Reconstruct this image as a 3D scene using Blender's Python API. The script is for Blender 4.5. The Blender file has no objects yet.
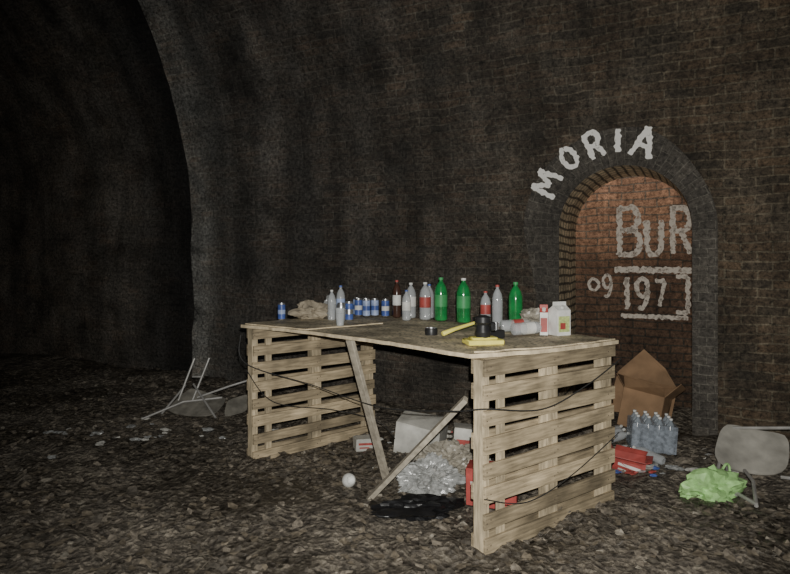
import bpy, math, random
from mathutils import Vector, Matrix, Euler, noise
random.seed(7)
R=math.radians
# ------------------------------------------------------------------ materials
def nmat(name):
    m=bpy.data.materials.new(name); m.use_nodes=True
    nt=m.node_tree; b=nt.nodes['Principled BSDF']
    return m,nt,b
def M(name,col,rough=.7,var=.25,scale=14,bump=.15,metal=0,trans=0,alpha=1,spec=.4,stretch=None,tint=False,dirt=0.0,speck=0):
    m,nt,b=nmat(name); N=nt.nodes; L=nt.links
    tc=N.new('ShaderNodeTexCoord'); mp=N.new('ShaderNodeMapping')
    L.new(tc.outputs['Object'],mp.inputs[0])
    if stretch: mp.inputs['Scale'].default_value=stretch
    n=N.new('ShaderNodeTexNoise'); n.inputs['Scale'].default_value=scale; n.inputs['Detail'].default_value=6
    L.new(mp.outputs[0],n.inputs['Vector'])
    r=N.new('ShaderNodeMapRange'); r.inputs[1].default_value=.3; r.inputs[2].default_value=.7
    r.inputs[3].default_value=1-var; r.inputs[4].default_value=1+var
    L.new(n.outputs[0],r.inputs[0])
    mx=N.new('ShaderNodeVectorMath'); mx.operation='SCALE'
    mx.inputs[0].default_value=col[:3]; L.new(r.outputs[0],mx.inputs['Scale'])
    out=mx.outputs[0]
    def mulnoise(out,sc,lo,hi,a,c):
        n2=N.new('ShaderNodeTexNoise'); n2.inputs['Scale'].default_value=sc; n2.inputs['Detail'].default_value=5
        L.new(tc.outputs['Object'],n2.inputs['Vector'])
        r2=N.new('ShaderNodeMapRange'); r2.inputs[1].default_value=lo; r2.inputs[2].default_value=hi
        r2.inputs[3].default_value=a; r2.inputs[4].default_value=c
        L.new(n2.outputs[0],r2.inputs[0])
        m2=N.new('ShaderNodeVectorMath'); m2.operation='SCALE'
        L.new(out,m2.inputs[0]); L.new(r2.outputs[0],m2.inputs['Scale']); return m2.outputs[0]
    if dirt>0: out=mulnoise(out,3.5,.4,.65,1,1-dirt)
    if speck>0: out=mulnoise(out,45,.52,.62,1,1-speck)
    if tint:
        at=N.new('ShaderNodeAttribute'); at.attribute_name='tint'
        m3=N.new('ShaderNodeVectorMath'); m3.operation='SCALE'
        L.new(out,m3.inputs[0]); L.new(at.outputs['Fac'],m3.inputs['Scale']); out=m3.outputs[0]
    L.new(out,b.inputs['Base Color'])
    b.inputs['Roughness'].default_value=rough; b.inputs['Metallic'].default_value=metal
    b.inputs['Transmission Weight'].default_value=trans; b.inputs['Alpha'].default_value=alpha
    b.inputs['Specular IOR Level'].default_value=spec
    if bump>0:
        bp=N.new('ShaderNodeBump'); bp.inputs['Strength'].default_value=bump; bp.inputs['Distance'].default_value=.01
        L.new(n.outputs[0],bp.inputs['Height']); L.new(bp.outputs[0],b.inputs['Normal'])
    return m

def brickmat(name,c1,c2,mortar,bw=.225,rh=.075,ms=.009,gain=1.0,ugrad=None,bump=.7,zgrad=None,sootlo=.35,sooths=1.3,spk=(.35,1.75),film=None):
    m,nt,b=nmat(name); N=nt.nodes; L=nt.links
    uv=N.new('ShaderNodeUVMap'); uv.uv_map='UVMap'
    nw=N.new('ShaderNodeTexNoise'); nw.inputs['Scale'].default_value=2.5; nw.inputs['Detail'].default_value=8
    L.new(uv.outputs[0],nw.inputs['Vector'])
    sub=N.new('ShaderNodeVectorMath'); sub.operation='SUBTRACT'; sub.inputs[1].default_value=(.5,.5,.5)
    L.new(nw.outputs['Color'],sub.inputs[0])
    sc=N.new('ShaderNodeVectorMath'); sc.operation='SCALE'; sc.inputs['Scale'].default_value=.07
    L.new(sub.outputs[0],sc.inputs[0])
    ad=N.new('ShaderNodeVectorMath'); ad.operation='ADD'; L.new(uv.outputs[0],ad.inputs[0]); L.new(sc.outputs[0],ad.inputs[1])
    br=N.new('ShaderNodeTexBrick'); L.new(ad.outputs[0],br.inputs['Vector'])
    br.inputs['Color1'].default_value=(*c1,1); br.inputs['Color2'].default_value=(*c2,1); br.inputs['Mortar'].default_value=(*mortar,1)
    br.inputs['Scale'].default_value=1; br.inputs['Brick Width'].default_value=bw; br.inputs['Row Height'].default_value=rh
    br.inputs['Mortar Size'].default_value=ms; br.inputs['Mortar Smooth'].default_value=.5
    n1=N.new('ShaderNodeTexNoise'); n1.inputs['Scale'].default_value=1.6; n1.inputs['Detail'].default_value=9; n1.inputs['Roughness'].default_value=.72
    L.new(uv.outputs[0],n1.inputs['Vector'])
    r1=N.new('ShaderNodeMapRange'); r1.inputs[1].default_value=.34; r1.inputs[2].default_value=.68
    r1.inputs[3].default_value=sootlo; r1.inputs[4].default_value=sooths
    L.new(n1.outputs[0],r1.inputs[0])
    n3=N.new('ShaderNodeTexNoise'); n3.inputs['Scale'].default_value=26; n3.inputs['Detail'].default_value=7; n3.inputs['Roughness'].default_value=.9
    L.new(uv.outputs[0],n3.inputs['Vector'])
    r3=N.new('ShaderNodeMapRange'); r3.inputs[1].default_value=.40; r3.inputs[2].default_value=.60
    r3.inputs[3].default_value=spk[0]; r3.inputs[4].default_value=spk[1]
    L.new(n3.outputs[0],r3.inputs[0])
    mu=N.new('ShaderNodeMath'); mu.operation='MULTIPLY'; L.new(r1.outputs[0],mu.inputs[0]); L.new(r3.outputs[0],mu.inputs[1])
    mp=N.new('ShaderNodeMapping'); mp.inputs['Scale'].default_value=(2.2,.22,1); L.new(uv.outputs[0],mp.inputs[0])
    n2=N.new('ShaderNodeTexNoise'); n2.inputs['Scale'].default_value=1.5; n2.inputs['Detail'].default_value=5
    L.new(mp.outputs[0],n2.inputs['Vector'])
    r2=N.new('ShaderNodeMapRange'); r2.inputs[1].default_value=.35; r2.inputs[2].default_value=.68
    r2.inputs[3].default_value=.7; r2.inputs[4].default_value=1.4
    L.new(n2.outputs[0],r2.inputs[0])
    mu2=N.new('ShaderNodeMath'); mu2.operation='MULTIPLY'; L.new(mu.outputs[0],mu2.inputs[0]); L.new(r2.outputs[0],mu2.inputs[1])
    fac=mu2.outputs[0]
    col=br.outputs['Color']
    sp=N.new('ShaderNodeSeparateXYZ'); L.new(uv.outputs[0],sp.inputs[0])
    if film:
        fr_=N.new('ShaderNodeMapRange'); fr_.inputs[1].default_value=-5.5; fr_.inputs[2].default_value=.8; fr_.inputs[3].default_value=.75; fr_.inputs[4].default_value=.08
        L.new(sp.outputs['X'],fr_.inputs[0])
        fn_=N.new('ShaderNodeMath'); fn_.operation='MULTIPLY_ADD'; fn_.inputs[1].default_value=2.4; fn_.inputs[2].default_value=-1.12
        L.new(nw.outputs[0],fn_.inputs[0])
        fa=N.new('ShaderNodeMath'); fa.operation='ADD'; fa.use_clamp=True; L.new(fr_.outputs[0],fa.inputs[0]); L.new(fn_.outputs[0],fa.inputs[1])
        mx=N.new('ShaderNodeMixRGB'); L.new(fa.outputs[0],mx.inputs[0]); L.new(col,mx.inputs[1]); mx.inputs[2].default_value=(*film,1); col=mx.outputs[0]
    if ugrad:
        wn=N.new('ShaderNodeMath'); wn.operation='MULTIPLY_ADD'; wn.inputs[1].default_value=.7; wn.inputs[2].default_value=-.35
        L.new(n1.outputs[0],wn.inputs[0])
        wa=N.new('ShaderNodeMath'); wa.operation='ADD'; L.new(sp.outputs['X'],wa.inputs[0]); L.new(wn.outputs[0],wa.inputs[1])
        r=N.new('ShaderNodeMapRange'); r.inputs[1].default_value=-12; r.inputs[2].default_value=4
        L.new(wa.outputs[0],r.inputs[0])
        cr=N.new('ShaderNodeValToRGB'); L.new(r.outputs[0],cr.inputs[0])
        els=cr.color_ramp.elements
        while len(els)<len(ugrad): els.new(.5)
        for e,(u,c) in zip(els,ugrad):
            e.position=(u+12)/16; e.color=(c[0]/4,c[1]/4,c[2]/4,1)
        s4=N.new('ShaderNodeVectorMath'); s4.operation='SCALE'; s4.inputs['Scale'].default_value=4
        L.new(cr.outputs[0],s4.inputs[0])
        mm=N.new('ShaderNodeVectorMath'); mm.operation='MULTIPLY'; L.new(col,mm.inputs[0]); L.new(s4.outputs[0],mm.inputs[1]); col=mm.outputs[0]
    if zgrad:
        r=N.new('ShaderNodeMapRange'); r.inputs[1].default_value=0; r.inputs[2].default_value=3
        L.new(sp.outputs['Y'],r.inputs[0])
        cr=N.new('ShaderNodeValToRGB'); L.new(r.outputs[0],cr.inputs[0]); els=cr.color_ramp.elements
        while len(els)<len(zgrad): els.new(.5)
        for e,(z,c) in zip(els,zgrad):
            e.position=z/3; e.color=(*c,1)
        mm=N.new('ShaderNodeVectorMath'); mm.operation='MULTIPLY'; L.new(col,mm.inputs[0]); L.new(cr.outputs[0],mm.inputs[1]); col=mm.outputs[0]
    g=N.new('ShaderNodeMath'); g.operation='MULTIPLY'; g.inputs[1].default_value=gain; L.new(fac,g.inputs[0])
    fs=N.new('ShaderNodeVectorMath'); fs.operation='SCALE'; L.new(col,fs.inputs[0]); L.new(g.outputs[0],fs.inputs['Scale'])
    L.new(fs.outputs[0],b.inputs['Base Color'])
    b.inputs['Roughness'].default_value=.75; b.inputs['Specular IOR Level'].default_value=.35
    h=N.new('ShaderNodeMath'); h.operation='MULTIPLY_ADD'; h.inputs[1].default_value=-.8
    L.new(br.outputs['Fac'],h.inputs[0]); L.new(n3.outputs[0],h.inputs[2])
    bp=N.new('ShaderNodeBump'); bp.inputs['Strength'].default_value=bump; bp.inputs['Distance'].default_value=.014
    L.new(h.outputs[0],bp.inputs['Height']); L.new(bp.outputs[0],b.inputs['Normal'])
    return m

# ------------------------------------------------------------------ builder
class B:
    def __init__(s): s.v=[];s.f=[];s.m=[];s.t=[];s.mx=Matrix.Identity(4)
    def add(s,vs,fs,mat=0,tint=1.0):
        o=len(s.v); s.v+= [s.mx@Vector(p) for p in vs]
        for f in fs: s.f.append([i+o for i in f]); s.m.append(mat); s.t.append(tint)
    def box(s,c,d,rot=(0,0,0),mat=0,tint=1.0,jit=0):
        r=Euler(rot).to_matrix(); vs=[]
        for z in(-.5,.5):
            for y in(-.5,.5):
                for x in(-.5,.5):
                    p=Vector((x*d[0],y*d[1],z*d[2]))
                    if jit: p+=Vector([random.uniform(-jit,jit) for _ in range(3)])
                    vs.append(Vector(c)+r@p)
        s.add(vs,[(0,2,3,1),(4,5,7,6),(0,1,5,4),(1,3,7,5),(3,2,6,7),(2,0,4,6)],mat,tint)
    def bar(s,p0,p1,w,h,mat=0,tint=1.0,up=(0,0,1)):
        p0=Vector(p0);p1=Vector(p1);d=(p1-p0).normalized();a=d.cross(Vector(up)).normalized();c=a.cross(d)
        vs=[p+a*i*w/2+c*j*h/2 for p in(p0,p1) for i,j in((-1,-1),(1,-1),(1,1),(-1,1))]
        s.add(vs,[(3,2,1,0),(4,5,6,7),(0,1,5,4),(1,2,6,5),(2,3,7,6),(3,0,4,7)],mat,tint)
    def tube(s,pts,r,mat=0,n=8,tint=1.0):
        pts=[Vector(p) for p in pts]; vs=[];fs=[]
        ref=Vector((.31,.12,.94))
        for i,p in enumerate(pts):
            d=(pts[min(i+1,len(pts)-1)]-pts[max(i-1,0)]).normalized()
            a=d.cross(ref).normalized();c=d.cross(a)
            rr=r[i] if isinstance(r,(list,tuple)) else r
            vs+=[p+(a*math.cos(t)+c*math.sin(t))*rr for t in [2*math.pi*k/n for k in range(n)]]
        for i in range(len(pts)-1):
            for k in range(n):
                fs.append((i*n+k,i*n+(k+1)%n,(i+1)*n+(k+1)%n,(i+1)*n+k))
        fs.append(tuple(range(n-1,-1,-1))); fs.append(tuple((len(pts)-1)*n+k for k in range(n)))
        s.add(vs,fs,mat,tint)
    def lathe(s,prof,mx=None,n=20,tint=1.0):
        mx=mx or Matrix.Identity(4)
        for i in range(len(prof)-1):
            r0,z0,m0=prof[i]; r1,z1,_=prof[i+1]; vs=[];fs=[]
            for k in range(n):
                t=2*math.pi*k/n
                vs.append(mx@Vector((r0*math.cos(t),r0*math.sin(t),z0))); vs.append(mx@Vector((r1*math.cos(t),r1*math.sin(t),z1)))
            for k in range(n):
                a=2*k;b_=2*((k+1)%n); fs.append((a,b_,b_+1,a+1))
            s.add(vs,fs,m0,tint)
    def crumple(s,c,d,seed=0,mat=0,amp=.35,freq=1.6,sub=3,floor=None):
        import bmesh
        bm=bmesh.new(); bmesh.ops.create_icosphere(bm,subdivisions=sub,radius=1)
        vs=[]
        for v in bm.verts:
            p=v.co.copy(); q=p*freq+Vector((seed*7.3,seed*3.1,seed))
            k=1+amp*noise.noise(q)*1.6+amp*.8*abs(noise.noise(q*2.7))+amp*.35*noise.noise(q*6)
            p=Vector((p.x*d[0]/2,p.y*d[1]/2,p.z*d[2]/2))*k+Vector(c)
            if floor is not None and p.z<floor: p.z=floor+.001*random.random()
            vs.append(p)
        fs=[[v.index for v in f.verts] for f in bm.faces]; bm.free()
        s.add(vs,fs,mat)
    def done(s,name,mats,mw=None,smooth=35,bevel=0,weld=False):
        me=bpy.data.meshes.new(name); me.from_pydata([tuple(v) for v in s.v],[],s.f)
        for m in mats: me.materials.append(m)
        me.polygons.foreach_set('material_index',s.m)
        a=me.attributes.new('tint','FLOAT','FACE'); a.data.foreach_set('value',s.t)
        if weld:
            import bmesh
            bm=bmesh.new(); bm.from_mesh(me); bmesh.ops.remove_doubles(bm,verts=bm.verts,dist=1e-5); bm.to_mesh(me); bm.free()
        me.update()
        if smooth:
            me.polygons.foreach_set('use_smooth',[True]*len(me.polygons)); me.set_sharp_from_angle(angle=R(smooth))
        o=bpy.data.objects.new(name,me); bpy.context.scene.collection.objects.link(o)
        if mw is not None: o.matrix_world=mw
        if bevel:
            bv=o.modifiers.new('bevel','BEVEL'); bv.width=bevel; bv.segments=1; bv.limit_method='ANGLE'
        return o
def T(x,y,z=0,rz=0,rx=0,ry=0,s=1):
    return Matrix.Translation((x,y,z))@Euler((rx,ry,rz)).to_matrix().to_4x4()@Matrix.Scale(s,4)

# ------------------------------------------------------------------ tunnel frame
A=Vector((2.005,5.453,0)); U=Vector((.8926,-.4508,0)); Nn=Vector((-.4508,-.8926,0))
def tp(u,w,z): p=A+U*u+Nn*w; return Vector((p.x,p.y,z))
def to_uw(x,y): q=Vector((x,y,0))-A; return q.dot(U),q.dot(Nn)
RAD=4.3; SP=1.9; REC=.18; STOT=SP+math.pi*RAD+SP
UST=-5.1
def prof(s,e):
    if s<SP: return -e,s
    if s>SP+math.pi*RAD: return 2*RAD+e,STOT-s
    a=(s-SP)/RAD
    return RAD-(RAD+e)*math.cos(a),SP+(RAD+e)*math.sin(a)
def sm(x,a,b): t=min(1,max(0,(x-a)/(b-a))); return t*t*(3-2*t)
def wob(u,s):
    d=.12*noise.noise(Vector((u*.6,s*.5,3)))+.05*noise.noise(Vector((u*1.8,s*1.6,7)))+.016*noise.noise(Vector((u*6,s*7,1)))
    mk=max(sm(abs(u),1.1,1.6),sm(s,3.0,3.5))
    return d*mk
def surf(u,s,off=0,e=0):
    w,z=prof(s,e+wob(u,s)-off); return tp(u,w,z)
def gz(x,y):
    p=Vector((x,y,0))
    h=.045*noise.noise(p*.7)+.03*noise.noise(p*2.3+Vector((3,1,0)))+.030*noise.noise(p*6)+.024*noise.noise(p*15)
    u,w=to_uw(x,y)
    h+=.10*(1-sm(w,-.1,.9))*(1 if u>-1.5 else .6)*(.7+.5*noise.noise(p*1.7))
    return h

def uvmesh(name,verts,faces,uvs,mats,mi=None,smooth=True):
    me=bpy.data.meshes.new(name); me.from_pydata([tuple(v) for v in verts],[],faces)
    for m in mats: me.materials.append(m)
    l=me.uv_layers.new(name='UVMap')
    for p in me.polygons:
        for li in p.loop_indices: l.data[li].uv=uvs[me.loops[li].vertex_index]
        if mi: p.material_index=mi[p.index]
        p.use_smooth=smooth
    if smooth: me.set_sharp_from_angle(angle=R(40))
    o=bpy.data.objects.new(name,me); bpy.context.scene.collection.objects.link(o); return o

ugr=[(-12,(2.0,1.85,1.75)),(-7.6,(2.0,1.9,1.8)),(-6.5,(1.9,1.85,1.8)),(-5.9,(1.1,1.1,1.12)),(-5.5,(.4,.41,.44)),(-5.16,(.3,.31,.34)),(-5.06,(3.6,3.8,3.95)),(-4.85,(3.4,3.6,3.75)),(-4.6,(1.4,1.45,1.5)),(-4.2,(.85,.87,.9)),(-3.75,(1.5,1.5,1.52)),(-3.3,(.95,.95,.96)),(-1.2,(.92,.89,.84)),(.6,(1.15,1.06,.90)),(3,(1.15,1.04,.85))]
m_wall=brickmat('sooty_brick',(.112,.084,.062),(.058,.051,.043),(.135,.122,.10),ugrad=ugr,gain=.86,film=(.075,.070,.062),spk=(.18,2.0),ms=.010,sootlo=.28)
m_ring=brickmat('arch_brick',(.088,.078,.065),(.064,.057,.049),(.12,.11,.092),bw=.12,rh=.075,ms=.007,gain=.92,sootlo=.6,sooths=1.2)
m_rev=brickmat('reveal_brick',(.60,.50,.34),(.42,.35,.24),(.10,.09,.07),bw=.12,rh=.075,ms=.014,gain=1.3,sootlo=.6,spk=(.5,1.5))
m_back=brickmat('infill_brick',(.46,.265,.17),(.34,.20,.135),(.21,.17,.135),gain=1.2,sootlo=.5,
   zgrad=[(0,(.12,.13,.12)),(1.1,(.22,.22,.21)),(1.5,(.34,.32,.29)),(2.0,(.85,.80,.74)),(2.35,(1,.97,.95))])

def frange(a,b,st):
    n=max(1,round((b-a)/st)); return [a+(b-a)*i/n for i in range(n+1)]
def sheet(name,us,ss,skip=None,extra=None,mats=[m_wall]):
    V=[];F=[];UV=[]
    def grid(us,e):
        o=len(V); ns=len(ss)
        for u in us:
            for s in ss: V.append(surf(u,s,0,e)); UV.append((u,s))
        for i in range(len(us)-1):
            for j in range(ns-1):
                if skip and skip((us[i]+us[i+1])/2,(ss[j]+ss[j+1])/2): continue
                F.append((o+i*ns+j,o+(i+1)*ns+j,o+(i+1)*ns+j+1,o+i*ns+j+1))
    ul=[u for u in us if u<=UST+1e-6]; ur=[u for u in us if u>=UST-1e-6]
    grid(ul,REC); grid(ur,0)
    o=len(V)
    for s in ss:
        V.append(surf(UST,s,0,REC)); UV.append((UST-.3,s)); V.append(surf(UST,s,0,0)); UV.append((UST,s))
    for j in range(len(ss)-1): F.append((o+2*j,o+2*j+1,o+2*j+3,o+2*j+2))
    if extra:
        v,f,uv=extra; o=len(V); V.extend(v); UV.extend(uv); F.extend([[i+o for i in q] for q in f])
    return uvmesh(name,V,F,UV,mats)
us=sorted(set([round(u,4) for u in frange(-18,-9,.3)+frange(-9,UST,.1)+frange(UST,-1.1,.1)+frange(-1.1,1.1,.1)+frange(1.1,4,.1)+frange(4,9,.5)]))
RI=.55; RO=.88; SPR=1.78
angs=sorted(set([180-i*4.5 for i in range(1,40)]+[47.96,132.04]),reverse=True)
arc=[(math.cos(R(a)),math.sin(R(a))) for a in angs]
lp=[('j',-1,z) for z in frange(0,SPR,.12)]+[('a',c,s) for c,s in arc]+[('j',1,z) for z in reversed(frange(0,SPR,.12))]
def lpt(q,r):
    k,a,b=q
    return (a*r,b) if k=='j' else (a*r,SPR+b*r)
def lout(q):
    k,a,b=q
    if k=='j': return (a*1.1,b)
    t=min(1.1/abs(a) if abs(a)>1e-6 else 9,(3.0-SPR)/b if b>1e-6 else 9)
    return (a*t,SPR+b*t)
pv=[];pf=[];puv=[];K=5
for q in lp:
    i0=lpt(q,RI);o0=lout(q)
    for k in range(K+1):
        t=k/K; u=i0[0]*(1-t)+o0[0]*t; s=i0[1]*(1-t)+o0[1]*t
        pv.append(surf(u,s)); puv.append((u,s))
for i in range(len(lp)-1):
    for k in range(K): pf.append((i*(K+1)+k,i*(K+1)+k+1,(i+1)*(K+1)+k+1,(i+1)*(K+1)+k))
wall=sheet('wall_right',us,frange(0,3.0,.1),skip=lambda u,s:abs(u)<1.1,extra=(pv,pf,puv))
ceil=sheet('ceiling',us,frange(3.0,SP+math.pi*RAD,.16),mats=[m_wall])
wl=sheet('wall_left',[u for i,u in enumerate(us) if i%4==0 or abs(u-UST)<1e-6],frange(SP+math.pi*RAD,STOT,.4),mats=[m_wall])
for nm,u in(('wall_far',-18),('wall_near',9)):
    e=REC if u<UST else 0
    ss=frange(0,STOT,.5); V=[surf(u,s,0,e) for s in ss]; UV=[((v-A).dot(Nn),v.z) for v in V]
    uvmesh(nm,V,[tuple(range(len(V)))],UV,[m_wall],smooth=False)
V=[];F=[];UV=[];MI=[]; D=.78
al=0; prev=None
for q in lp:
    a=lpt(q,RI)
    if prev: al+=math.hypot(a[0]-prev[0],a[1]-prev[1])
    prev=a
    for k in range(4):
        t=k/3; w0,z0=prof(a[1],0)
        V.append(tp(a[0],(w0+.026)*(1-t)-D*t,z0)); UV.append((t*(D+.03),al))
n=len(lp)
for i in range(n-1):
    for k in range(3): F.append((i*4+k,i*4+k+1,(i+1)*4+k+1,(i+1)*4+k)); MI.append(0)
o=len(V)
for q in lp:
    a=lpt(q,RI+.01); V.append(tp(a[0],-D+.001,a[1])); UV.append((a[0],a[1]))
F.append(tuple(range(o,o+n))); MI.append(1)
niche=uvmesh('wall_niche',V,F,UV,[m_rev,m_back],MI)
V=[];F=[];UV=[];al=0;prev=None;KR=3
for q in lp:
    k_,ca,sa=q
    if k_=='a': ro=RO-(.14*sm(ca,.1,.95))
    elif ca<0: ro=RO-.12*(1-max(0,(sa-1.2)/.58)) if sa>1.2 else RO-.12
    else: ro=RO-.14
    a=lpt(q,(RI+RO)/2)
    if prev: al+=math.hypot(a[0]-prev[0],a[1]-prev[1])
    prev=a
    for k in range(KR+1):
        r=RI+(ro-RI)*k/KR; b=lpt(q,r); V.append(surf(b[0],b[1],.028)); UV.append((r,al))
    b=lpt(q,ro); V.append(surf(b[0],b[1],.001)); UV.append((ro+.03,al))
st=KR+2
for i in range(n-1):
    for k in range(KR+1): F.append((i*st+k,i*st+k+1,(i+1)*st+k+1,(i+1)*st+k))
ring=uvmesh('brick_arch',V,F,UV,[m_ring])

# ------------------------------------------------------------------ graffiti
def paint(name,col,hole):
    m,nt,b=nmat(name); N=nt.nodes;L=nt.links
    tc=N.new('ShaderNodeTexCoord'); n=N.new('ShaderNodeTexNoise'); n.inputs['Scale'].default_value=26; n.inputs['Detail'].default_value=8; n.inputs['Roughness'].default_value=.7
    L.new(tc.outputs['Object'],n.inputs['Vector'])
    r=N.new('ShaderNodeMapRange'); r.inputs[1].default_value=hole; r.inputs[2].default_value=hole+.2; L.new(n.outputs[0],r.inputs[0])
    L.new(r.outputs[0],b.inputs['Alpha']); b.inputs['Base Color'].default_value=(*col,1); b.inputs['Roughness'].default_value=.8
    return m
m_p1=paint('whitewash_paint',(.82,.80,.76),.24); m_p2=paint('faded_paint',(.56,.50,.43),.31)
def ribbon(b,pts,wd,fn):
    P=[];pts=[Vector((p[0],p[1])) for p in pts]
    for i in range(len(pts)-1):
        d=(pts[i+1]-pts[i]).length; k=max(1,int(d/.01))
        for j in range(k): P.append(pts[i].lerp(pts[i+1],j/k))
    P.append(pts[-1]); vs=[]
    for i,p in enumerate(P):
        t=(P[min(i+1,len(P)-1)]-P[max(i-1,0)]).normalized(); nn=Vector((-t.y,t.x))
        for sg in(-1,1):
            h=wd/2*(1+.75*noise.noise(Vector((p.x*35,p.y*35,sg*5+len(b.v)))))
            if i in(0,len(P)-1): h*=.7
            q=p+nn*sg*h; vs.append(fn(q.x,q.y))
    b.add(vs,[(2*i,2*i+1,2*i+3,2*i+2) for i in range(len(P)-1)])
def ell(cx,cy,rx,ry,a0,a1,n=16): return [(cx+rx*math.cos(R(a0+(a1-a0)*i/n)),cy+ry*math.sin(R(a0+(a1-a0)*i/n))) for i in range(n+1)]
GL={'M':[[(-.5,-.5),(-.42,.5)],[(-.42,.5),(0,-.15)],[(0,-.15),(.42,.5)],[(.42,.5),(.5,-.5)]],
'O':[ell(0,0,.38,.46,80,440,22)],
'R':[[(-.32,-.5),(-.32,.5)],[(-.36,.46),(.1,.46)]+ell(.1,.22,.26,.24,90,-90,8)+[(-.3,-.02)],[(0,-.02),(.38,-.5)]],
'I':[[(0,-.5),(0,.5)]],
'A':[[(-.4,-.5),(0,.5)],[(0,.5),(.42,-.5)],[(-.25,-.12),(.28,-.12)]],
'B':[[(-.4,-.5),(-.4,.5)],[(-.46,.47),(.05,.47)]+ell(.05,.24,.3,.23,90,-90,8)+[(-.38,.01)],[(-.1,.01),(.1,.01)]+ell(.1,-.24,.34,.25,90,-90,8)+[(-.46,-.49)]],
'u':[[(-.4,.5),(-.4,-.2)]+ell(-.02,-.2,.38,.3,180,360,8)+[(.36,.5)]],
'1':[[(-.2,.25),(0,.48)],[(0,.5),(0,-.5)]],
'9':[ell(0,.2,.32,.3,0,360,16),[(.32,.2),(.28,-.2),(.0,-.5),(-.25,-.45)]],
'7':[[(-.34,.44),(.34,.46)],[(.34,.46),(-.05,-.5)]],
']':[[(-.3,.48),(.35,.48)],[(.35,.48),(.35,-.5)],[(.38,-.48),(-.3,-.48)]],
'o':[ell(0,0,.4,.42,0,360,16)]}
def letter(b,ch,cu,cs,w,h,rot,sw,fn):
    c,s_=math.cos(rot),math.sin(rot)
    for st_ in GL[ch]:
        ribbon(b,[(cu+x*w*c-y*h*s_,cs+x*w*s_+y*h*c) for x,y in st_],sw,fn)
b=B(); fr=lambda u,s:surf(u,s,.033)
for ch,an,w,h,dr,rr in(('M',147,.19,.24,8,.785),('O',125,.15,.20,0,.79),('R',107.5,.16,.24,4,.785),('I',92.5,.1,.20,-6,.77),('A',76.5,.20,.26,-4,.76)):
    letter(b,ch,rr*math.cos(R(an)),SPR+rr*math.sin(R(an)),w,h,R(an-90+dr),.046,fr)
b.done('white_arch_lettering',[m_p1],smooth=0)
b=B(); fb=lambda u,s:tp(u,-D+.006,s)
letter(b,'B',-.03,1.79,.23,.48,0,.055,fb); letter(b,'u',.20,1.72,.17,.34,0,.052,fb); letter(b,'R',.435,1.79,.22,.46,0,.052,fb)
ribbon(b,[(-.17,1.405),(.54,1.40)],.06,fb)
letter(b,'1',-.05,1.17,.1,.32,0,.044,fb); letter(b,'9',.09,1.17,.16,.3,0,.04,fb); letter(b,'7',.25,1.18,.13,.26,0,.036,fb); letter(b,']',.44,1.17,.16,.36,0,.042,fb)
ribbon(b,[(-.11,.945),(.5,.945)],.042,fb)
letter(b,'o',-.37,1.25,.12,.14,0,.03,fb); letter(b,'9',-.24,1.24,.12,.22,0,.03,fb)
b.done('faded_wall_lettering',[m_p2],smooth=0)

# ------------------------------------------------------------------ floor
def floormat():
    m,nt,b=nmat('muddy_ground'); N=nt.nodes;L=nt.links
    tc=N.new('ShaderNodeTexCoord')
    n1=N.new('ShaderNodeTexNoise'); n1.inputs['Scale'].default_value=15; n1.inputs['Detail'].default_value=9; n1.inputs['Roughness'].default_value=.78
    n2=N.new('ShaderNodeTexNoise'); n2.inputs['Scale'].default_value=1.1; n2.inputs['Detail'].default_value=4
    v=N.new('ShaderNodeTexVoronoi'); v.inputs['Scale'].default_value=30
    for q in(n1,n2,v): L.new(tc.outputs['Object'],q.inputs['Vector'])
    cr=N.new('ShaderNodeValToRGB'); L.new(n1.outputs[0],cr.inputs[0]); e=cr.color_ramp.elements
    e[0].position=.38; e[0].color=(.042,.036,.029,1); e[1].position=.64; e[1].color=(.34,.30,.235,1)
    x=e.new(.5); x.color=(.14,.12,.095,1)
    mr=N.new('ShaderNodeMapRange'); mr.inputs[1].default_value=.38; mr.inputs[2].default_value=.62; mr.inputs[3].default_value=.55; mr.inputs[4].default_value=1.25
    L.new(n2.outputs[0],mr.inputs[0])
    s=N.new('ShaderNodeVectorMath'); s.operation='SCALE'; L.new(cr.outputs[0],s.inputs[0]); L.new(mr.outputs[0],s.inputs['Scale'])
    L.new(s.outputs[0],b.inputs['Base Color'])
    rr=N.new('ShaderNodeMapRange'); rr.inputs[1].default_value=.4; rr.inputs[2].default_value=.6; rr.inputs[3].default_value=.3; rr.inputs[4].default_value=.8
    L.new(n2.outputs[0],rr.inputs[0]); L.new(rr.outputs[0],b.inputs['Roughness'])
    h=N.new('ShaderNodeMath'); h.operation='ADD'; L.new(n1.outputs[0],h.inputs[0]); L.new(v.outputs['Distance'],h.inputs[1])
    bp=N.new('ShaderNodeBump'); bp.inputs['Strength'].default_value=.8; bp.inputs['Distance'].default_value=.025
    L.new(h.outputs[0],bp.inputs['Height']); L.new(bp.outputs[0],b.inputs['Normal'])
    return m
m_floor=floormat()
uu=sorted(set(frange(-18,-8,.3)+frange(-8,2.6,.035)+frange(2.6,9,.3)))
ww=sorted(set(frange(-.9,4.5,.035)+frange(4.5,9.3,.3)))
V=[];F=[]
for u in uu:
    for w in ww:
        p=tp(u,w,0); p.z=gz(p.x,p.y); V.append(p)
nw=len(ww)
for i in range(len(uu)-1):
    for j in range(nw-1): F.append((i*nw+j,i*nw+j+1,(i+1)*nw+j+1,(i+1)*nw+j))
uvmesh('floor',V,F,[(v.x,v.y) for v in V],[m_floor])
lm=[M('ash_brown',(.18,.155,.122),.8,.6,40,.4),M('dark_clinker',(.10,.088,.072),.6,.5,40,.4),M('pale_stone',(.30,.27,.22),.8,.4,40,.4),M('wet_leaf',(.165,.14,.105),.4,.5,40)]
b=B()
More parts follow.
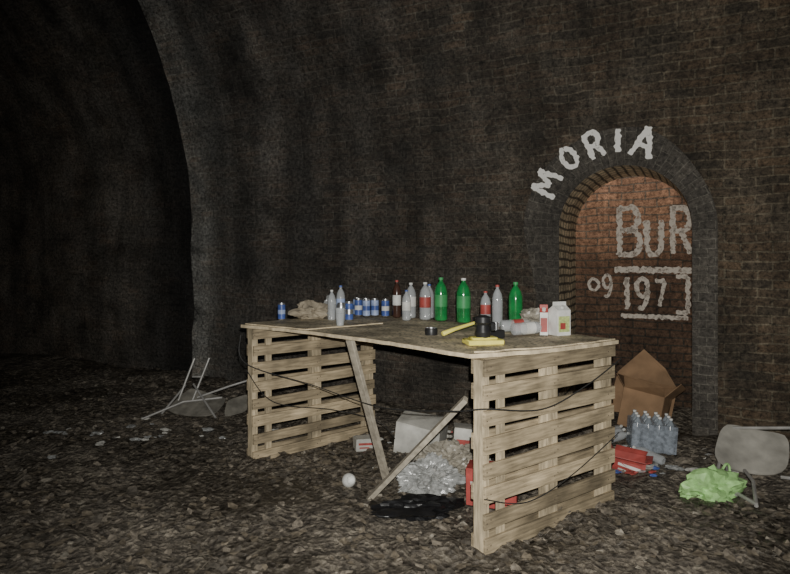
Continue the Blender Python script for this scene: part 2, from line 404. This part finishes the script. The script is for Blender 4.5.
def leafs(n,u0,u1,w0,w1,smn,smx):
    for _ in range(n):
        u=random.uniform(u0,u1); w=random.uniform(w0,w1)
        if noise.noise(Vector((u*1.3,w*1.3,4)))<-.12+random.uniform(-.2,.1): continue
        p=tp(u,w,0); z=gz(p.x,p.y)
        L_=random.uniform(smn,smx); W_=L_*random.uniform(.5,.9); f=random.uniform(-.1,.2)*W_
        mx=T(p.x,p.y,z+.002+random.uniform(0,.006),random.uniform(0,6.28),random.gauss(0,.2),random.gauss(0,.2))
        j=lambda:random.uniform(.6,1.3)
        vs=[(-L_/2*j(),0,0),(-L_*.2*j(),-W_/2*j(),f),(L_*.25*j(),-W_*.4*j(),f*.7),(L_/2*j(),0,random.uniform(0,.2)*L_),(L_*.2*j(),W_*.45*j(),f*.8),(-L_*.2*j(),W_/2*j(),f),(0,0,0)]
        vs=[mx@Vector(q) for q in vs]
        b.add(vs,[(0,1,6),(1,2,6),(2,3,6),(3,4,6),(4,5,6),(5,0,6)],random.choices([0,1,2,3],[4,3,.5,4])[0])
def stone(x,y,r,k):
    z=gz(x,y); mx=T(x,y,z+r*.05,random.uniform(0,6.28),random.gauss(0,.3),random.gauss(0,.3))
    vs=[];a=random.uniform(.9,1.5);c=random.uniform(.45,.8)
    n=random.choice([5,6,7])
    for ring_,(zz,rr) in enumerate(((-.5,.8),(.1,1.05),(.5,.6))):
        for i in range(n):
            t=2*math.pi*i/n+ring_*.3; q=r*rr*random.uniform(.75,1.2)
            vs.append(mx@Vector((q*a*math.cos(t),q*math.sin(t),r*c*(zz+random.uniform(-.12,.12)))))
    fs=[(i,(i+1)%n,n+(i+1)%n,n+i) for i in range(n)]+[(n+i,n+(i+1)%n,2*n+(i+1)%n,2*n+i) for i in range(n)]+[tuple(range(2*n,3*n))]
    b.add(vs,fs,k)
leafs(6500,-5,2.6,1.2,4.5,.03,.085); leafs(3500,-8,2.6,.12,2.5,.02,.07)
for _ in range(2600):
    u=random.uniform(-7,2.6); w=random.uniform(.12,4.5); p=tp(u,w,0); stone(p.x,p.y,.006+.024*random.random()**3,random.choices([0,1,2],[5,4,.4])[0])
for _ in range(450):
    u=random.uniform(-6,2.6); w=.14+abs(random.gauss(0,.4)); p=tp(u,w,0); stone(p.x,p.y,random.uniform(.02,.055),random.choice([0,0,1]))
b.done('ground_rubble',lm,smooth=0)

# ------------------------------------------------------------------ pallets / table
m_wood=M('pallet_wood',(.50,.405,.265),.75,.42,5,.3,stretch=(1.2,6,14),tint=True,dirt=.5)
m_end=M('pallet_wood_post',(.56,.465,.315),.75,.38,6,.3,stretch=(8,8,1.5),tint=True,dirt=.4)
m_nail=M('rusty_nail',(.08,.06,.045),.5,.1)
def pallet(name,x,y,dx,dy,Lg,H):
    b=B()
    n=8; bh=.083; gap=(H-n*bh)/(n-1)
    for i in range(n):
        zc=bh/2+i*(bh+gap)
        tw=random.uniform(-.008,.008); hh=bh+random.uniform(-.012,.006)
        b.bar((random.uniform(-.008,.004),.009,zc-tw),(Lg+random.uniform(-.004,.012),.009,zc+tw),.018,hh,0,random.uniform(.62,1.2))
        if i%2==0 or i==n-1: b.bar((0,.096,zc+.004),(Lg,.096,zc-.004),.018,bh,0,random.uniform(.6,.9))
    for xx,wd in((.0,.045),(Lg/2-.05,.085),(Lg-.09,.085)):
        b.box((xx+wd/2,.0525,H/2),(wd,.068,H-.006),mat=1,tint=random.uniform(.95,1.15))
    b.box((.14,.03,H/2),(.05,.02,H-.02),mat=1,tint=.9)
    for i in range(n):
        zc=bh/2+i*(bh+gap)
        for xx in(.025,Lg/2,Lg-.05):
            for q in(-.014,.014): b.box((xx+q,-.0005,zc+q*.5),(.007,.002,.007),mat=2)
    mw=Matrix(((dx,-dy,0,x),(dy,dx,0,y),(0,0,1,-.005),(0,0,0,1)))
    return b.done(name,[m_wood,m_end,m_nail],mw,bevel=.002)
def unit(a,b_): l=math.hypot(a,b_); return a/l,b_/l
d1=unit(.896,.685); pallet('wooden_pallet',.46,3.15,d1[0],d1[1],1.13,.997)
d2=unit(.87,.77); pallet('wooden_pallet',-1.05,4.60,d2[0],d2[1],1.17,.997)
m_top=M('chipboard_top',(.80,.69,.48),.7,.35,9,.3,dirt=.5,speck=.6)
m_edge=M('chipboard_edge',(.60,.50,.34),.8,.3,20,.3)
def slab(name,poly,z0,z1,jag=.012,step=.05):
    P=[]
    for i in range(len(poly)):
        a=Vector(poly[i]);c=Vector(poly[(i+1)%len(poly)]);k=max(1,int((c-a).length/step))
        for j in range(k):
            p=a.lerp(c,j/k); P.append(p+Vector((noise.noise(Vector((p.x*9,p.y*9,1))),noise.noise(Vector((p.x*9,p.y*9,8)))))*jag*1.5)
    n=len(P); vs=[(p.x,p.y,z0) for p in P]+[(p.x,p.y,z1) for p in P]
    b=B(); b.add(vs,[tuple(range(n,2*n))],0); b.add(vs,[tuple(range(n-1,-1,-1))]+[(i,(i+1)%n,n+(i+1)%n,n+i) for i in range(n)],1)
    return b.done(name,[m_top,m_edge],smooth=0)
slab('chipboard_tabletop',[(-1.16,4.66),(-.55,4.20),(.0,3.66),(.39,3.20),(.86,3.40),(1.36,3.76),(1.2,4.05),(.45,4.88),(-.30,5.62)],.996,1.018)
slab('plywood_offcut',[(-1.13,4.67),(-.62,4.28),(-.1,4.7),(-.38,5.5)],1.0185,1.0265,.01)
slab('plywood_offcut',[(.41,3.24),(.88,3.44),(1.34,3.77),(1.1,4.0),(.52,3.62)],1.0185,1.0265,.02)
ZT=1.027
m_old=M('weathered_timber',(.38,.34,.27),.8,.3,8,.3,stretch=(3,3,3))
b=B(); b.bar((-.29,4.0,.99),(-.055,4.27,gz(-.055,4.27)-.01),.055,.03,0); b.done('timber_prop',[m_old],bevel=.002)
b=B(); b.bar((-.17,3.86,gz(-.17,3.86)),(.40,3.50,.72),.03,.05,0,up=(0,1,0)); b.done('timber_prop',[m_old],bevel=.002)
m_rope=M('black_cable',(.03,.03,.03),.6,.1)
def catm(pts,n=10):
    P=[Vector(p) for p in pts]; P=[P[0]]+P+[P[-1]]; o=[]
    for i in range(1,len(P)-2):
        for k in range(n):
            t=k/n; a,b_,c,d=P[i-1],P[i],P[i+1],P[i+2]
            o.append(.5*((2*b_)+(c-a)*t+(2*a-5*b_+4*c-d)*t*t+(3*b_-a-3*c+d)*t**3))
    o.append(P[-2]); return o
b=B(); b.tube(catm([(-1.14,4.58,.95),(-1.09,4.52,.75),(-.6,4.48,.60),(-.1,3.9,.58),(.3,3.3,.70),(.45,3.10,.76),(.8,3.35,.70),(1.1,3.57,.78),(1.38,3.79,.90)]),.0035,n=5); b.done('black_cable',[m_rope])
b=B(); b.tube(catm([(.45,3.12,.30),(.7,3.29,.22),(1.0,3.52,.28),(1.37,3.79,.45)]),.003,n=5); b.done('black_cable',[m_rope])
b=B(); b.tube(catm([(-1.09,4.54,.70),(-.9,4.60,.45),(-.5,4.9,.32),(-.15,4.85,.25),(.0,4.7,.15)]),.003,n=5); b.done('black_cable',[m_rope])

# ------------------------------------------------------------------ bottles etc
m_green=M('green_pet',(.03,.30,.08),.12,.35,trans=.3,spec=1,bump=0)
m_clear=M('clear_pet',(.66,.69,.71),.10,.1,alpha=.38,spec=1,bump=0)
m_white=M('white_label',(.68,.68,.65),.5,.2); m_red=M('red_print',(.38,.07,.06),.5,.25); m_blue=M('blue_print',(.07,.12,.36),.4,.3)
m_lgreen=M('green_label',(.05,.30,.10),.5,.2); m_alu=M('aluminium',(.65,.66,.68),.3,.1,metal=.9); m_blk=M('black_plastic',(.02,.02,.021),.4,.2)
m_yel=M('yellow_plastic',(.80,.72,.16),.5,.12); m_lblue=M('pale_blue',(.34,.42,.64),.4,.3); m_cola=M('dark_liquid',(.06,.03,.022),.2,.2)
def bottle_prof(h,r,lab=True):
    p=[(0,.01*h,0),(.7*r,0,0),(.93*r,.02*h,0),(r,.06*h,0),(r*.97,.2*h,0),(r,.33*h,1),(r,.6*h,0),(.98*r,.68*h,0),(.8*r,.79*h,0),(.45*r,.875*h,0),(.28*r,.91*h,0),(.28*r,.93*h,0),(.36*r,.935*h,0),(.36*r,.945*h,2),(.36*r,.995*h,2),(0,h,2)]
    if not lab: p=[(a,c,0 if k==1 else k) for a,c,k in p]
    return p
def bottle(name,x,y,h,r,body,label,cap,z=ZT,rz=0,tilt=0,lab=True):
    b=B(); b.lathe(bottle_prof(h,r,lab)); 
    return b.done(name,[body,label,cap],T(x,y,z,rz,0,tilt),weld=True)
bottle('green_soda_bottle',.36,4.86,.34,.052,m_green,m_lgreen,m_lgreen)
bottle('green_soda_bottle',.52,4.70,.34,.054,m_green,m_lgreen,m_white)
bottle('green_soda_bottle',.86,4.42,.32,.05,m_green,m_green,m_lgreen)
bottle('soda_bottle',.015,5.12,.31,.036,m_cola,m_white,m_red)
bottle('clear_plastic_bottle',.13,5.08,.29,.043,m_clear,m_white,m_white)
bottle('clear_plastic_bottle',.24,4.93,.30,.046,m_clear,m_red,m_white)
bottle('clear_plastic_bottle',.09,4.88,.24,.035,m_clear,m_white,m_blue)
bottle('clear_plastic_bottle',.28,5.06,.28,.04,m_clear,m_clear,m_blue)
bottle('clear_plastic_bottle',.66,4.52,.25,.038,m_clear,m_red,m_red)
bottle('clear_plastic_bottle',.73,4.42,.30,.038,m_clear,m_clear,m_red)
bottle('clear_plastic_bottle',-.44,5.02,.27,.036,m_clear,m_lblue,m_blue)
bottle('clear_plastic_bottle',-.50,4.90,.24,.033,m_clear,m_clear,m_white)
bottle('clear_plastic_bottle',.70,4.10,.25,.04,m_clear,m_red,m_white,z=ZT+.04,tilt=R(88),rz=R(5))
bottle('clear_plastic_bottle',.74,3.90,.25,.04,m_clear,m_white,m_white,z=ZT+.04,tilt=R(88),rz=R(20))
def can(name,x,y,h,body,band,z=ZT,r=.033,mw=None):
    b=B(); b.lathe([(0,.006,2),(.7*r,0,2),(r,.07*h,0),(r,.35*h,1),(r,.6*h,0),(r,.9*h,2),(.82*r,.98*h,2),(.82*r,h,2),(.76*r,.97*h,2),(0,.97*h,2)])
    return b.done(name,[body,band,m_alu],mw or T(x,y,z),weld=True)
can('drink_can',-.90,4.92,.135,m_blue,m_lblue,r=.03)
for i,(x,y) in enumerate([(-.33,5.36),(-.25,5.30),(-.17,5.24),(-.08,5.18),(-.24,5.20),(-.31,5.26)]):
    can('drink_can',x,y,.15,m_blue if i%2 else m_lblue,m_white if i%2 else m_blue)
can('drink_can',-.41,4.72,.15,m_alu,m_lblue); can('drink_can',-.36,4.86,.15,m_blue,m_alu)
b=B()
for k in range(3):
    z=k*.018; b.lathe([(0,z+.003,0),(.026,z,0),(.037,z+.095,0),(.039,z+.097,0),(.036,z+.095,0),(.025,z+.006,0)])
b.done('plastic_cup_stack',[m_clear],T(-.40,4.52,ZT-.008),weld=True)
m_bag=M('brown_paper',(.32,.275,.205),.8,.35,12,.5); m_film=M('clear_film',(.5,.51,.5),.2,.45,30,.6,alpha=.6,spec=.9)
b=B(); b.crumple((0,0,.055),(.25,.16,.14),3,0,amp=.4,sub=4,floor=0); b.done('paper_bag',[m_bag],T(-.69,5.02,ZT,.3),smooth=20)
b=B(); b.crumple((0,0,.07),(.15,.12,.16),8,0,amp=.45,sub=4,floor=0); b.done('plastic_bag',[m_film],T(-.53,5.24,ZT+.001,1.3),smooth=20)
m_filmd=M('dusty_film',(.38,.35,.29),.35,.45,30,.6,alpha=.8,spec=.7)
b=B(); b.crumple((0,0,.06),(.30,.20,.16),12,0,amp=.5,sub=4,floor=0); b.done('plastic_bag',[m_filmd],T(.96,4.20,ZT-.002,.5),smooth=20)
def carton(name,x,y,w,d,h,body,top,stripe,rz=0):
    b=B(); b.box((0,0,h*.4),(w,d,h*.8),mat=0)
    b.box((0,-d/2-.0008,h*.36),(w*.84,.0016,h*.5),mat=2); b.box((w/2+.0008,0,h*.32),(.0016,d*.8,h*.3),mat=2)
    b.box((-w*.1,-d/2-.002,h*.3),(w*.4,.001,h*.2),mat=4)
    z=h*.8; g_=h*.95
    b.add([(-w/2,-d/2,z),(w/2,-d/2,z),(w/2,d/2,z),(-w/2,d/2,z),(-w/2,0,g_),(w/2,0,g_)],[(0,1,5,4),(2,3,4,5),(1,2,5),(3,0,4)],1)
    b.box((0,0,g_+.01),(w,.004,.024),mat=1)
    b.lathe([(.012,0,3),(.012,.015,3),(0,.016,3)],T(0,-d*.3,h*.87,0,R(35)))
    return b.done(name,[body,top,stripe,m_white,m_red],T(x,y,ZT-.001,rz),bevel=.0015)
m_yg=M('yellow_green_print',(.48,.56,.22),.5,.3,60)
carton('juice_carton',1.05,3.96,.105,.09,.20,m_white,m_white,m_yg,R(25))
carton('juice_carton',.95,3.96,.05,.05,.18,m_white,m_red,m_red,R(-10))
b=B(); b.lathe([(0,0,0),(.04,0,0),(.042,.03,0),(.038,.045,1),(.034,.045,1),(.034,.01,1),(0,.01,1)]); b.done('ashtray',[m_blk,m_alu],T(.235,4.02,ZT-.008),weld=True)
b=B()
b.box((0,0,.016),(.21,.13,.03),mat=0); b.box((0,0,.036),(.15,.085,.014),mat=0)
b.lathe([(.04,.0,1),(.045,.03,1),(.035,.07,1),(.045,.085,1),(.045,.115,1),(.02,.125,1),(0,.125,1)],T(0,0,.04),n=16)
b.box((.055,0,.10),(.03,.05,.05),mat=1)
b.done('work_lantern',[m_yel,m_blk],T(.50,3.52,ZT-.001,R(12)),bevel=.006)
b=B(); b.tube([(-.17,0,.02),(-.08,0,.024),(.04,0,.022),(.12,0,.02)],[.016,.013,.011,.010],0,10); b.box((.13,0,.022),(.035,.12,.038),mat=1); b.box((.13,.065,.022),(.03,.03,.03),mat=1)
b.done('hand_axe',[m_yel,m_blk],Matrix.Translation((.44,3.86,ZT+.045))@Euler((0,R(-13),R(28))).to_matrix().to_4x4(),bevel=.004)
b=B(); b.box((0,0,.025),(.12,.09,.05)); b.lathe([(.02,.0,1),(.02,.05,1),(0,.05,1)],T(.02,0,.045)); b.done('torch',[m_blk,m_alu],T(.60,3.80,ZT,.4),bevel=.005)

# ------------------------------------------------------------------ under table
m_wb=M('white_card',(.62,.61,.56),.7,.28,8,.2,dirt=.4); m_card=M('cardboard',(.29,.18,.10),.85,.25,6,.2,dirt=.35)
def carton_box(name,x,y,w,d,h,rz,mats,open_=True,tilt=(0,0),label=True,jit=.012,z=None):
    b=B(); t=.005
    def panel(c,s_): b.box(c,s_)
    panel((0,0,t/2),(w,d,t)); panel((0,-d/2,h/2),(w,t,h)); panel((0,d/2,h/2),(w,t,h)); panel((-w/2,0,h/2),(t,d,h)); panel((w/2,0,h/2),(t,d,h))
    if open_:
        f=h*.45
        for sy in(-1,1):
            an=random.uniform(.5,1.3); b.box((0,sy*(d/2+math.sin(an)*f/2),h+math.cos(an)*f/2),(w*.98,t,f),(-sy*an,0,0))
        for sx in(-1,1):
            an=random.uniform(.5,1.3); b.box((sx*(w/2+math.sin(an)*f/2),0,h+math.cos(an)*f/2),(t,d*.98,f),(0,sx*an,0))
    else: panel((0,0,h),(w,d,t))
    if label:
        b.box((0,-d/2-.003,h*.6),(w*.8,.002,h*.18),mat=1); b.box((w/2+.003,0,h*.5),(.002,d*.7,h*.4),mat=1)
        b.box((-w*.1,-d/2-.0045,h*.3),(w*.5,.001,h*.1),mat=2)
    for i,v in enumerate(b.v):
        b.v[i]=v+Vector((noise.noise(v*9),noise.noise(v*9+Vector((5,0,0))),noise.noise(v*8+Vector((0,7,0)))))*jit*2
    z=gz(x,y) if z is None else z
    return b.done(name,mats,T(x,y,z,rz,tilt[0],tilt[1]))
carton_box('cardboard_carton',.20,4.94,.36,.26,.25,R(-18),[m_wb,m_white,m_white],tilt=(.12,.1),label=False,open_=False,jit=.012)
carton_box('cardboard_carton',.57,4.68,.28,.22,.24,R(-5),[m_wb,m_red,m_red],tilt=(-.08,.08),open_=False,jit=.006)
carton_box('cardboard_carton',.60,3.80,.30,.18,.22,R(-15),[m_red,m_wb,m_wb],open_=False,jit=.006)
carton_box('cardboard_carton',-.24,5.0,.17,.12,.09,R(15),[m_wb,m_red,m_red],open_=False,jit=.004)
b=B(); b.crumple((0,0,.07),(.46,.26,.24),21,0,amp=.5,freq=2.2,sub=5,floor=0); b.done('plastic_bag',[m_filmd],T(.38,4.34,gz(.38,4.34),.2),smooth=15)
b=B(); b.crumple((0,0,.07),(.32,.24,.2),31,0,amp=.5,freq=2.2,sub=5,floor=0); b.done('plastic_bag',[m_film],T(.22,4.04,gz(.22,4.04),.2),smooth=15)
m_bb=M('black_film',(.012,.012,.013),.35,.3,20,.5)
b=B(); b.crumple((0,0,.03),(.44,.22,.12),17,0,amp=.5,sub=4,floor=-.01); b.done('bin_bag',[m_bb],T(.14,3.68,gz(.14,3.68)+.005,.1),smooth=25)
b=B(); b.lathe([(0,0,0),(.028,0,0),(.042,.02,0),(.046,.045,0),(.040,.07,0),(.03,.082,0),(.028,.084,0),(.026,.08,0),(0,.06,1)],n=20); b.done('white_mug',[m_white,m_blk],T(-.32,4.12,gz(-.32,4.12)+.03,0.4,R(70)),weld=True)

# ------------------------------------------------------------------ right group
m_dimclear=M('clear_water_pet',(.40,.45,.50),.12,.15,alpha=.5,spec=1,bump=0)
b=B()
for i in range(4):
    for j in range(3):
        b.lathe(bottle_prof(.24,.033),T(-.105+i*.069,-.07+j*.069,0),n=12)
b.box((0,0,.10),(.285,.215,.18),mat=3)
m_filmb=M('shrink_wrap',(.35,.39,.45),.15,.5,40,.6,alpha=.5,spec=1)
b.done('water_bottle_pack',[m_dimclear,m_dimclear,m_white,m_filmb],T(2.00,4.86,gz(2.00,4.86)+.03,R(-12),0,R(4),1.15))
carton_box('cardboard_box',2.07,5.22,.34,.24,.32,R(-38),[m_card,m_card,m_card],label=False,tilt=(-.25,.1),jit=.02,z=gz(2.07,5.22)+.03)
b=B(); 
P=[(-.28,0),(.25,-.02),(.3,.25),(.2,.42),(.02,.58),(-.2,.36)]
b.add([(x,.0+.05*noise.noise(Vector((x*3,z*3,0))),z) for x,z in P]+[(x,.006+.05*noise.noise(Vector((x*3,z*3,0))),z) for x,z in P],[(0,1,2,3,4,5),(11,10,9,8,7,6)]+[(i,(i+1)%6,6+(i+1)%6,6+i) for i in range(6)])
b.done('cardboard_sheet',[m_card],T(2.2,5.56,.12,R(-27),R(-10)),smooth=0)
carton_box('crushed_drink_carton',1.70,4.50,.22,.15,.10,R(-25),[m_red,m_white,m_wb],open_=True,tilt=(.1,.1),jit=.012)
for x,y,rz in((1.63,4.86,.3),(1.56,4.68,1.2),(1.95,4.50,2.2),(1.72,5.0,.8),(1.66,4.95,.5)):
    bottle('clear_plastic_bottle',x,y,.25,.034,m_clear,m_clear,m_white,z=gz(x,y)+.05,tilt=R(80),rz=rz)
m_gb=M('green_polythene',(.38,.66,.26),.4,.3,20,.3)
b=B(); b.crumple((0,0,.05),(.36,.26,.20),47,0,amp=.45,freq=1.2,sub=4,floor=-.01)
b.tube(catm([(.06,0,.10),(.13,.02,.19),(.17,.03,.17),(.15,0,.07)]),.008,0,6)
b.done('green_carrier_bag',[m_gb],T(2.02,3.98,gz(2.02,3.98)+.01,.2),smooth=15)

# chairs
m_seat=M('grey_plastic',(.46,.44,.39),.6,.2,10,.1,dirt=.35); m_tube=M('steel_tube',(.42,.41,.39),.45,.2,metal=.3)
m_dull=M('faded_chair_panel',(.25,.235,.20),.7,.35,12,.2,dirt=.35)
def sheetpanel(b,c,t=.012,mat=0,bow=.0,n=10,rnd=.12):
    c=[Vector(q) for q in c]; nrm=(c[1]-c[0]).cross(c[3]-c[0]).normalized(); vs=[]
    for k in(0,1):
        for i in range(n+1):
            for j in range(n+1):
                a=i/n;d=j/n
                a2=.5+(a-.5)*(1-rnd*(2*d-1)**4); d2=.5+(d-.5)*(1-rnd*(2*a-1)**4)
                p=(c[0]*(1-a2)+c[1]*a2)*(1-d2)+(c[3]*(1-a2)+c[2]*a2)*d2
                vs.append(p+nrm*(k*t+bow*(1-(2*a-1)**2)))
    st=n+1;o=st*st;fs=[]
    for i in range(n):
        for j in range(n):
            q=i*st+j; fs.append((q,q+1,q+st+1,q+st)); fs.append((o+q+st,o+q+st+1,o+q+1,o+q))
        fs.append((i*st,(i+1)*st,o+(i+1)*st,o+i*st)); fs.append((i*st+n,o+i*st+n,o+(i+1)*st+n,(i+1)*st+n))
        fs.append((i,o+i,o+i+1,i+1)); fs.append((n*st+i,n*st+i+1,o+n*st+i+1,o+n*st+i))
    b.add(vs,fs,mat)
b=B()
sheetpanel(b,[(-2.18,5.86,.06),(-1.68,5.74,.05),(-1.62,6.04,.15),(-2.02,6.14,.24)],mat=0,bow=-.02)
sheetpanel(b,[(-1.60,5.78,.03),(-1.40,5.90,.06),(-1.44,6.08,.18),(-1.62,5.98,.14)],mat=0)
for p in ([(-2.10,5.98,.12),(-1.96,6.06,.54)],[(-1.96,6.0,.14),(-1.82,6.08,.54)],[(-1.98,6.06,.36),(-1.87,6.06,.36)],[(-1.9,5.95,.18),(-1.6,6.0,.28),(-1.40,6.1,.33)],[(-2.34,5.74,.03),(-2.0,5.86,.16),(-1.66,5.95,.18)],[(-2.2,5.84,.05),(-2.06,6.1,.27)],[(-1.66,5.74,.04),(-1.95,6.0,.30)]):
    b.tube(p,.010,1)
b.done('folding_chair',[m_dull,m_tube])
b=B()
sheetpanel(b,[(2.19,4.30,.09),(2.62,4.14,.05),(2.84,4.46,.25),(2.42,4.58,.31)],mat=0,bow=-.03,rnd=.16)
sheetpanel(b,[(2.70,4.10,.02),(3.05,4.00,.04),(3.16,4.28,.40),(2.88,4.40,.34)],mat=0,bow=-.03,rnd=.16)
for p in ([(2.28,4.26,.08),(2.16,3.92,.02)],[(2.38,4.22,.07),(2.30,3.98,.08),(2.18,3.74,.02)],[(2.60,4.18,.04),(2.9,4.0,.05),(3.1,3.98,.05)],[(2.24,4.30,.06),(2.44,4.55,.27),(2.84,4.44,.30),(3.14,4.31,.40)],[(2.16,3.92,.03),(2.18,3.74,.03)],[(2.66,4.12,.03),(2.86,4.42,.28)]):
    b.tube(p,.012,1)
b.done('plastic_chair',[m_seat,m_tube])

b=B()
for i in range(110):
    c=random.choice([(1.9,4.5,.5,.25),(.25,4.5,.4,.3),(.3,5.2,.5,.3),(1.9,4.6,.4,.3),(-2.2,5.4,1.0,.5)])
    x=random.gauss(c[0],c[2]*.5);y=random.gauss(c[1],c[3]*.5)
    u,w=to_uw(x,y)
    if w<.2: continue
    k=random.choices([0,1,2,3],[4,.7 if x>0 else 0,.7 if x>0 else 0,5])[0]; s=random.uniform(.015,.045)
    b.crumple((x,y,gz(x,y)+.012),(s*2,s*1.3,s*.6),i,k,amp=.6,sub=2)
b.done('paper_litter',[m_wb,m_red,m_blue,m_film],smooth=0)

# ------------------------------------------------------------------ light
def spot(name,loc,tgt,e,ang,blend,size,col=(1,1,1)):
    l=bpy.data.lights.new(name,'SPOT'); l.energy=e; l.spot_size=R(ang); l.spot_blend=blend; l.shadow_soft_size=size; l.color=col
    o=bpy.data.objects.new(name,l); bpy.context.scene.collection.objects.link(o); o.location=loc
    o.rotation_euler=(Vector(tgt)-Vector(loc)).to_track_quat('-Z','Y').to_euler(); return o
spot('phone_flash',(.03,-.02,1.60),(.55,5,1.12),740,106,1.0,.012,(1,.98,.92))
w=bpy.data.worlds.new('dark'); bpy.context.scene.world=w; w.use_nodes=True
w.node_tree.nodes['Background'].inputs[0].default_value=(.02,.02,.022,1)
l=bpy.data.lights.new('ambient_fill','AREA'); l.energy=44; l.size=5; l.color=(.94,.97,1)  # added flat fill above the camera, lifts the dark walls; no real source
o=bpy.data.objects.new('ambient_fill',l); bpy.context.scene.collection.objects.link(o); o.location=(-1.4,-1.0,4.0)
o.rotation_euler=(Vector((-4.0,6,1.8))-o.location).to_track_quat('-Z','Y').to_euler()

cam=bpy.data.cameras.new('camera'); co=bpy.data.objects.new('camera',cam); bpy.context.scene.collection.objects.link(co)
co.location=(0,0,1.51); co.rotation_euler=(R(90),0,0); cam.sensor_width=36; cam.lens=36*620/790; cam.shift_y=-28/790; cam.clip_start=.02
bpy.context.scene.camera=co
